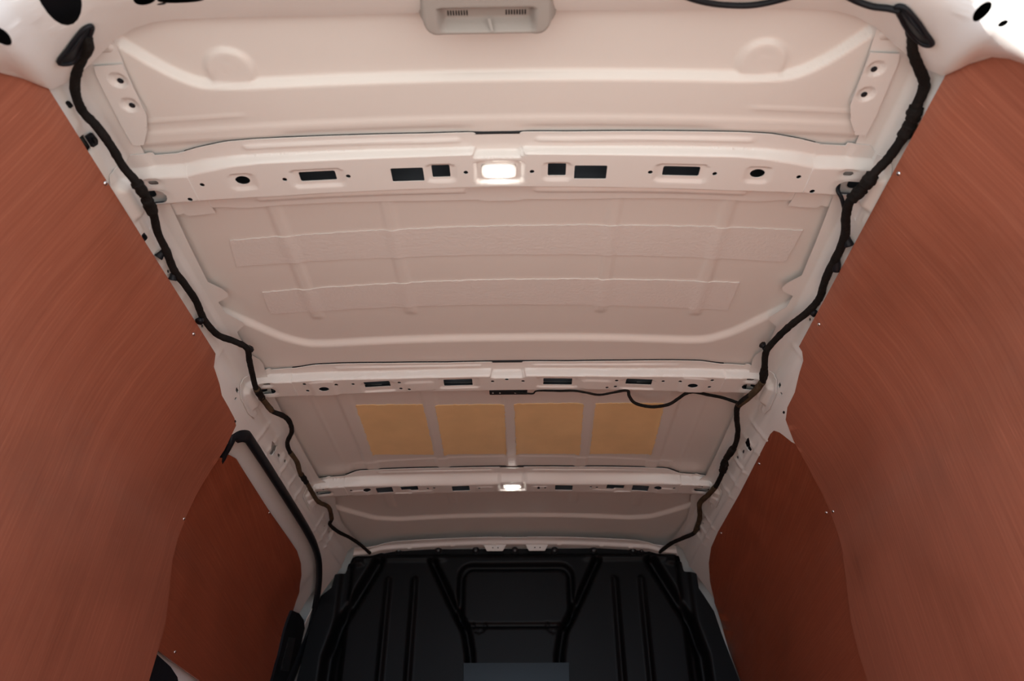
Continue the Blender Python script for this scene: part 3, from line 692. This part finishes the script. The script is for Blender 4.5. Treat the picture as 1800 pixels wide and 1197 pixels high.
# ================================================================== DAMPING PADS
def pad(name, corners_px, m, label, grp, saw=.0012):
    c = [on_roof(px, py, .999)[:2] for px, py in corners_px]
    o = resample([tuple(p) for p in c], .008); cx = sum(p[0] for p in c)/4; cy = sum(p[1] for p in c)/4
    o = [(x+random.uniform(-1, 1)*saw, y+random.uniform(-1, 1)*saw) for x, y in o]
    xs = [p[0] for p in o]; ys = [p[1] for p in o]
    g = sheet(name, o, [], lambda x, y: (x, y, skin_z(x, y)-.0022), np.arange(min(xs), max(xs), .009), np.arange(min(ys), max(ys), .012), edge=.009, thick=(0, 0, .0020), mat_=m)
    return tag(g, label, 'sound pad', grp)
pad('damping_pad', [(403, 425), (1411, 407), (1381, 463), (415, 471)], PADW, 'long white-painted sound damping strip on the roof, the one nearer the rear', 'painted damping strips')
pad('damping_pad', [(460, 517), (1300, 500), (1280, 549), (475, 556)], PADW, 'long white-painted sound damping strip on the roof, the one nearer the bulkhead', 'painted damping strips')
tan = [([(625, 714), (743, 713), (763, 802), (655, 802)], 'leftmost of the four tan square damping pads on the roof'), ([(765, 714), (887, 713), (890, 801), (781, 802)], 'second from left of the four tan square roof damping pads'), ([(904, 712), (1026, 711), (1019, 801), (908, 801)], 'third from left of the four tan square roof damping pads'), ([(1047, 711), (1168, 711), (1145, 801), (1037, 801)], 'rightmost of the four tan roof pads, under the hanging cable loop')]
for c, l in tan: pad('damping_pad', c, PADT, l, 'tan damping pads', .0016)

# ================================================================== BULKHEAD
BY = 2.75
def bxz(px, py): p = at_y(px, py, BY); return (p[0], p[2])
def sym(px, py): x, z = bxz(px, py); return (abs(x), z)
gin = [bxz(*p) for p in [(1050, 984), (1015, 1060), (990, 1110), (984, 1150), (983, 1230)]]
gin = [(abs(x), z) for x, z in gin]
gout = [bxz(*p) for p in [(1145, 984), (1180, 1040), (1215, 1095), (1236, 1150), (1248, 1230)]]
def bulk_map(x, z):
    ax = np.abs(x); y = np.full_like(x, BY)
    y = y+.020*S((z-.912)/.008)                       # upper flange set back
    y = y-.006*S((.011-np.abs(z-.905))/.004)*S((ax-.25)/.02)
    g = line_d(ax, z, gin); y = y+.036*S((.021-g)/.021)
    g2 = line_d(ax, z, gout); y = y+.040*S((.030-g2)/.030)
    # centre field sits lower between the grooves
    # window blank
    d = box_d(x, z, 0.005, .768, .215, .114, .05); y = y+.022*S((.004-d)/.012)
    d2 = box_d(x, z, 0.005, .760, .196, .100, .040); y = y-.024*S((.004-d2)/.012)
    for tx in (-.128, .138):
        d3 = np.abs(box_d(x, z, tx, .660, .021, .022, .020)); y = y+.005*S((.0045-d3)/.003)*(z < .672)
    for r_ in (.37, .468):
        d4 = seg_d(ax, z, (r_, .822), (r_, -.3)); y = y-.014*S((.013-d4)/.009)
    # outer shoulder steps
    y = y+.020*S((ax-.60)/.02)-.014*S((ax-.64)/.02)
    y = y-.010*S((.012-np.abs(z-.885+.1*(ax-.6)))/.008)*S((ax-.56)/.02)
    # lower centre sheet stands proud and leans back
    return x, y, z
CENTRE = 1
pxL = [(640, 962), (622, 973), (612, 990), (605, 1005), (588, 1009), (582, 1032), (563, 1047), (555, 1072), (545, 1100), (535, 1140), (520, 1197)]
pxR = [(1165, 962), (1193, 972), (1204, 1001), (1225, 1007), (1229, 1033), (1238, 1046), (1256, 1074), (1270, 1115), (1301, 1197)]
bo = [bxz(*p) for p in pxR]; bo_l = [bxz(*p) for p in pxL]
outer = [(-.50, .930), (-.42, .945), (.42, .945), (.50, .930)]+bo+[(.80, -.41), (-.80, -.41)]+bo_l[::-1]
bulk = thing('bulkhead', (0, 2.75, -.42), 'black moulded bulkhead closing the front of the cargo space', 'partition')
sheet('bulkhead_panel', outer, [], bulk_map, np.arange(-.80, .80, .0062), np.r_[np.arange(-.40, .40, .05), np.arange(.40, .95, .0062)], edge=.007, thick=(0, .003, 0), mat_=BLACK, parent=bulk)
for px in (700, 770, 836, 905, 975, 1044, 1113, 1128):
    p = at_y(px, 966 if px != 1128 else 968, 2.757); r = .015 if px != 1128 else .009
    lathe('bolt', (p[0], 2.772, p[2]), (0, -1, 0), [(r, 0), (r*.95, .006), (r*.62, .009), (r*.62, .014), (r*.45, .016)], BOLTM, bulk, 12)
# fins and clips on the right and left shoulders
GLOSS = mat('glossy_black_sheet', (.005, .0075, .011), .26, .2)
cp = sheet('centre_plate', [(-.178, .532), (.188, .532), (.186, .47), (.190, -.40), (-.180, -.40), (-.176, .47)], [], lambda x, z: (x, np.full_like(x, BY-.010), z), np.arange(-.2, .2, .03), np.arange(-.4, .53, .04), edge=.02, thick=(0, .008, 0), mat_=GLOSS, parent=bulk)
print('bulk', time.time()-T0)

# ================================================================== WIRING
def cable(name, pts, rad, m, label, cat='cable', zs=None, jit=.07, sides=10):
    P = [at_z(px, py, z) for px, py, z in pts]
    o = tube(name, P, rad, m, None, sides, 7, jit)
    return tag(o, label, cat), P
cl = [(152, 62, .915), (155, 85, .915), (143, 105, .92), (133, 135, .92), (133, 165, .92), (145, 195, .918), (170, 222, .915), (196, 258, .914), (216, 292, .910), (238, 318, .906), (256, 345, .906), (270, 378, .912), (277, 408, .915), (292, 440, .915), (306, 475, .915), (325, 500, .915), (345, 530, .915), (358, 560, .915), (382, 588, .918), (412, 600, .920), (434, 612, .922), (438, 632, .922), (443, 655, .920), (450, 682, .912), (462, 702, .915), (478, 722, .918), (496, 730, .920), (508, 740, .922), (513, 758, .922), (505, 778, .920), (510, 795, .920), (522, 812, .918), (528, 832, .916), (540, 850, .914), (550, 868, .912), (560, 882, .916), (578, 892, .918), (583, 912, .918), (580, 922, .918), (595, 935, .920), (615, 945, .922), (634, 958, .924), (650, 972, .922)]
radL = [.0072]*20+[.0066]*8+[.0062]*15
nL = 21
h1_, PL = cable('wiring_harness', cl, radL, TAPE, 'tape-wrapped black wiring loom running along the left roof edge')
crr = [(1592, 25, .915), (1604, 60, .915), (1605, 90, .918), (1615, 118, .92), (1625, 150, .92), (1612, 185, .918), (1602, 215, .915), (1585, 245, .914), (1560, 280, .912), (1536, 305, .908), (1518, 330, .905), (1495, 352, .908), (1487, 380, .912), (1486, 410, .915), (1476, 440, .915), (1458, 475, .915), (1448, 500, .915), (1440, 525, .915), (1420, 548, .916), (1392, 570, .92), (1368, 592, .922), (1347, 618, .922), (1344, 645, .920), (1341, 670, .915), (1325, 690, .912), (1298, 712, .918), (1295, 735, .92), (1297, 760, .92), (1291, 785, .92), (1275, 808, .918), (1270, 830, .916), (1258, 855, .912), (1245, 870, .912), (1230, 885, .916), (1230, 910, .918), (1222, 935, .92), (1200, 946, .922), (1180, 955, .922), (1160, 970, .922)]
radR = [.0080]*16+[.0074]*6+[.0072]*17
h2_, PR = cable('wiring_harness', crr, radR, TAPE, 'tape-wrapped black wiring loom running along the right roof edge')
# worn brown lengths of tape on the looms
tube('worn_tape', PL[30:38], .0070, TAPE2, h1_, 10, 5, .08); tube('worn_tape', PL[23:26], .0074, TAPE2, h1_, 10, 5, .08)
tube('worn_tape', PR[23:26], .0082, TAPE2, h2_, 10, 5, .08); tube('worn_tape', PR[31:36], .0082, TAPE2, h2_, 10, 5, .08)
# side branches with plugs that go behind the lining
def branch(P3, q, root):
    e = at_z(q[0], q[1], q[2]); a = np.array(P3); m_ = (a+e)/2+np.array((0, 0, .004))
    tube('branch', [a, m_, e], [.005, .006, .0085], RUB, root, 8, 4, .08)
for i, q in ((14, (278, 453, .905)), (15, (303, 492, .905)), (18, (350, 565, .90))): branch(PL[i-1 if i != 18 else 17], q, h1_)
for i, q in ((14, (1493, 432, .905)), (15, (1470, 476, .905)), (19, (1433, 552, .905))): branch(PR[i-1], q, h2_)
branch(PL[20], (440, 615, .935), h1_); branch(PR[21], (1340, 606, .935), h2_)
# small branch into the right gusset hole
tube('branch', [PR[12], at_z(1480, 350, .92), at_z(1473, 336, .93), at_z(1474, 325, .95)], .0035, RUB, h2_, 8, 4)
# tape lumps
for P_, i, r_ in ((PL, 9, .0105), (PL, 10, .0100), (PL, 23, .0092), (PL, 32, .009), (PR, 9, .012), (PR, 10, .0115), (PR, 22, .0095), (PR, 28, .011), (PR, 29, .012), (PR, 6, .011), (PR, 5, .0115)):
    a = P_[i]; b = P_[i+1]; m_ = (np.array(a)+np.array(b))/2
    tube('tape_wrap', [a*.75+m_*.25, m_, b*.75+m_*.25], [r_*.9, r_, r_*.88], TAPE, h1_ if P_ is PL else h2_, 10, 3, .12)
# grommets at the rear corners
def grommet(pts, label):
    P = []
    for px, py in pts:
        q = np.array(near_uv(px, py, -1 if px < 900 else 1)[2]); P.append(q+(CAM-q)/np.linalg.norm(CAM-q)*.007)
    c = sum(P)/len(P)
    # lens shaped rubber boot with a raised rim
    root = thing('rubber_grommet', tuple(c), label, 'grommet', 'rubber cable boots')
    u = P[0]-P[len(P)//2]; u = u/np.linalg.norm(u); n = -(c-CAM)/np.linalg.norm(c-CAM); n = n-u*np.dot(n, u); n /= np.linalg.norm(n)
    rim = [np.array(q) for q in smooth_poly(P, 4, True)]
    tube('rim', rim+[rim[0]], .0035, RUB, root, 8, 0)
    verts = []; faces = []; N = len(rim)
    for k, (f_, h_) in enumerate(((1, 0), (.8, .002), (.55, .006), (.25, .012), (.05, .013))):
        for q in rim: verts.append((c+(q-c)*f_+n*h_).tolist())
    for k in range(4):
        for i in range(N): faces.append([k*N+i, k*N+(i+1) % N, (k+1)*N+(i+1) % N, (k+1)*N+i])
    faces.append([4*N+i for i in range(N)])
    link('boot', mesh_from(verts, faces, 'boot'), RUB, root)
    return root
grommet([(162, 46), (150, 50), (133, 68), (118, 88), (106, 109), (116, 112), (130, 106), (146, 88), (158, 66)], 'black rubber cable boot in the left rear roof corner')
grommet([(1576, 13), (1592, 15), (1610, 36), (1626, 58), (1636, 76), (1622, 78), (1606, 66), (1594, 48), (1584, 32)], 'black rubber cable boot in the right rear roof corner')
c3, _ = cable('thin_cable', [(a_, b_, float(near_uv(a_, b_, 1)[2][2])-.008) for a_, b_, _z in [(1490, -6, .905), (1510, 4, .91), (1535, 12, .912), (1560, 15, .914), (1582, 20, .914)]], .0042, RUB, 'thin black cable running along the rear header to the right boot', jit=0)
c4, _ = cable('thin_cable', [(a_, b_, float(near_uv(a_, b_, 1)[2][2])-.008) for a_, b_, _z in [(1200, -8, .925), (1230, 2, .925), (1265, 8, .925), (1310, 10, .925), (1345, 6, .925), (1385, -4, .925), (1420, -14, .92)]], .0042, RUB, 'thin black cable sagging from the rear header right of the grey lamp cover', jit=0)
# cable hanging under the middle beam
c5, PC = cable('thin_cable', [(905, 689, .966), (935, 692, .962), (945, 687, .964), (985, 687, .964), (1010, 687, .962), (1030, 690, .958), (1053, 694, .955), (1078, 690, .956), (1102, 686, .960), (1106, 696, .952), (1114, 707, .944), (1130, 713, .940), (1150, 715, .938), (1175, 711, .940), (1193, 700, .946), (1205, 692, .950), (1220, 689, .954), (1245, 694, .950), (1270, 699, .944), (1297, 708, .93)], [.0022]*3+[.003]*5+[.0042]*12, TAPE, 'thin black cable hanging in a loop below the middle roof beam', jit=.05)
a = at_z(860, 686, .972); b = at_z(927, 693, .972)
box = thing('antenna_module', (float((a[0]+b[0])/2), float(a[1]), .972), 'small flat black electronic module clipped under the middle roof beam', 'module')
w_ = abs(b[0]-a[0])/2; yc = (a[1]+b[1])/2
blob('module_body', [(-w_, -.010), (w_, -.010), (w_, .010), (-w_, .010)], .008, BOLTM, box, (((a[0]+b[0])/2, yc, .978), (1, 0, 0), (0, 1, 0), (0, 0, -1)), .001)
for dx in (-.040, -.022, .018, .034): lathe('pin', ((a[0]+b[0])/2+dx, yc, .970), (0, 0, -1), [(.0025, 0), (.0022, .0012)], GREYP, box, 8)

# rail clips (square black plugs in the rails)
def clip(px, py, label, k=1.0):
    p = on_wall(px, py, .010); s = 1 if px > 900 else -1
    i = np.argmin((rXs-abs(p[0]))**2+(rZs-p[2])**2); n = Vector((s*nX[i], 0, nZ[i])); u = Vector((0, 1, 0)); v = n.cross(u)
    root = thing('rail_clip', tuple(p), label, 'clip', 'black rail clips')
    blob('clip_body', [(-.012*k, -.007*k), (.010*k, -.007*k), (.012*k, .004*k), (.006*k, .008*k), (-.010*k, .006*k)], .006, RUB, root, (Vector(p)-n*.001, u, v, n), .0012)
    blob('clip_tab', [(-.005*k, -.003*k), (.005*k, -.003*k), (.005*k, .003*k), (-.005*k, .003*k)], .009, RUB, root, (Vector(p), u, v, n), .001)
clip(160, 245, 'black square clip in the left rail nearest the rear', 1.0)
clip(1594, 226, 'black square clip in the right rail nearest the rear', .8)
clip(119, 183, 'tiny black clip on the left rail above the panel corner', .5)
clip(250, 415, 'small black clip half hidden behind the left panel edge, between beams', .8)
clip(409, 738, 'black clip at the left panel tip above the door seal', .9)
clip(1382, 722, 'black clip at the right panel tip above the front panel', .9)

# ================================================================== GREY LAMP COVER ON THE REAR HEADER
cov = thing('lamp_cover', (-.007, .57, .95), 'grey plastic high-level brake lamp cover on the rear header', 'cover')
CX = -.007
def cover_map(x, y):
    d = -box_d(x, y, CX, .5655, .098, .0555, .028)
    z = .982-.034*S(d/.012)
    e = box_d(x, y, CX, .592, .069, .0205, .004)
    in_ = S((.0015-e)/.003)
    up_ = .020*np.clip((.6125-y)/.017, 0, 1)
    side = np.clip((.069-np.abs(x-CX))/.010, 0, 1)
    z = z+up_*in_*side
    return x, y, z
ch = []
for g0 in (-.055, .027):
    for k in range(8): ch.append(rrect(CX+g0+.0038*k, .5885, .0011, .0042, .0009, 2))
sheet('cover_shell', rrect(CX, .5655, .098, .0555, .028, 6), ch, cover_map, np.arange(-.11, .10, .0028), np.arange(.46, .63, .0024), edge=.004, thick=(0, 0, .001), mat_=GREYP, parent=cov, hedge=.0012)
blob('vent_shade', [(-.066, -.007), (.066, -.007), (.066, .008), (-.066, .008)], .002, DARKH, cov, ((CX, .588, .9720), (1, 0, 0), (0, 1, 0), (0, 0, 1)), 0)  # dark plate added behind the slits in place of shade
blob('diverter_rib', [(-.003, 0), (.002, 0), (.006, .016), (.002, .017)], .002, GREYP, cov, ((-.004, .593, .9605), (1, 0, 0), (0, .85, -.53), (0, -.5, -.85)), .0005)

print('done', time.time()-T0)
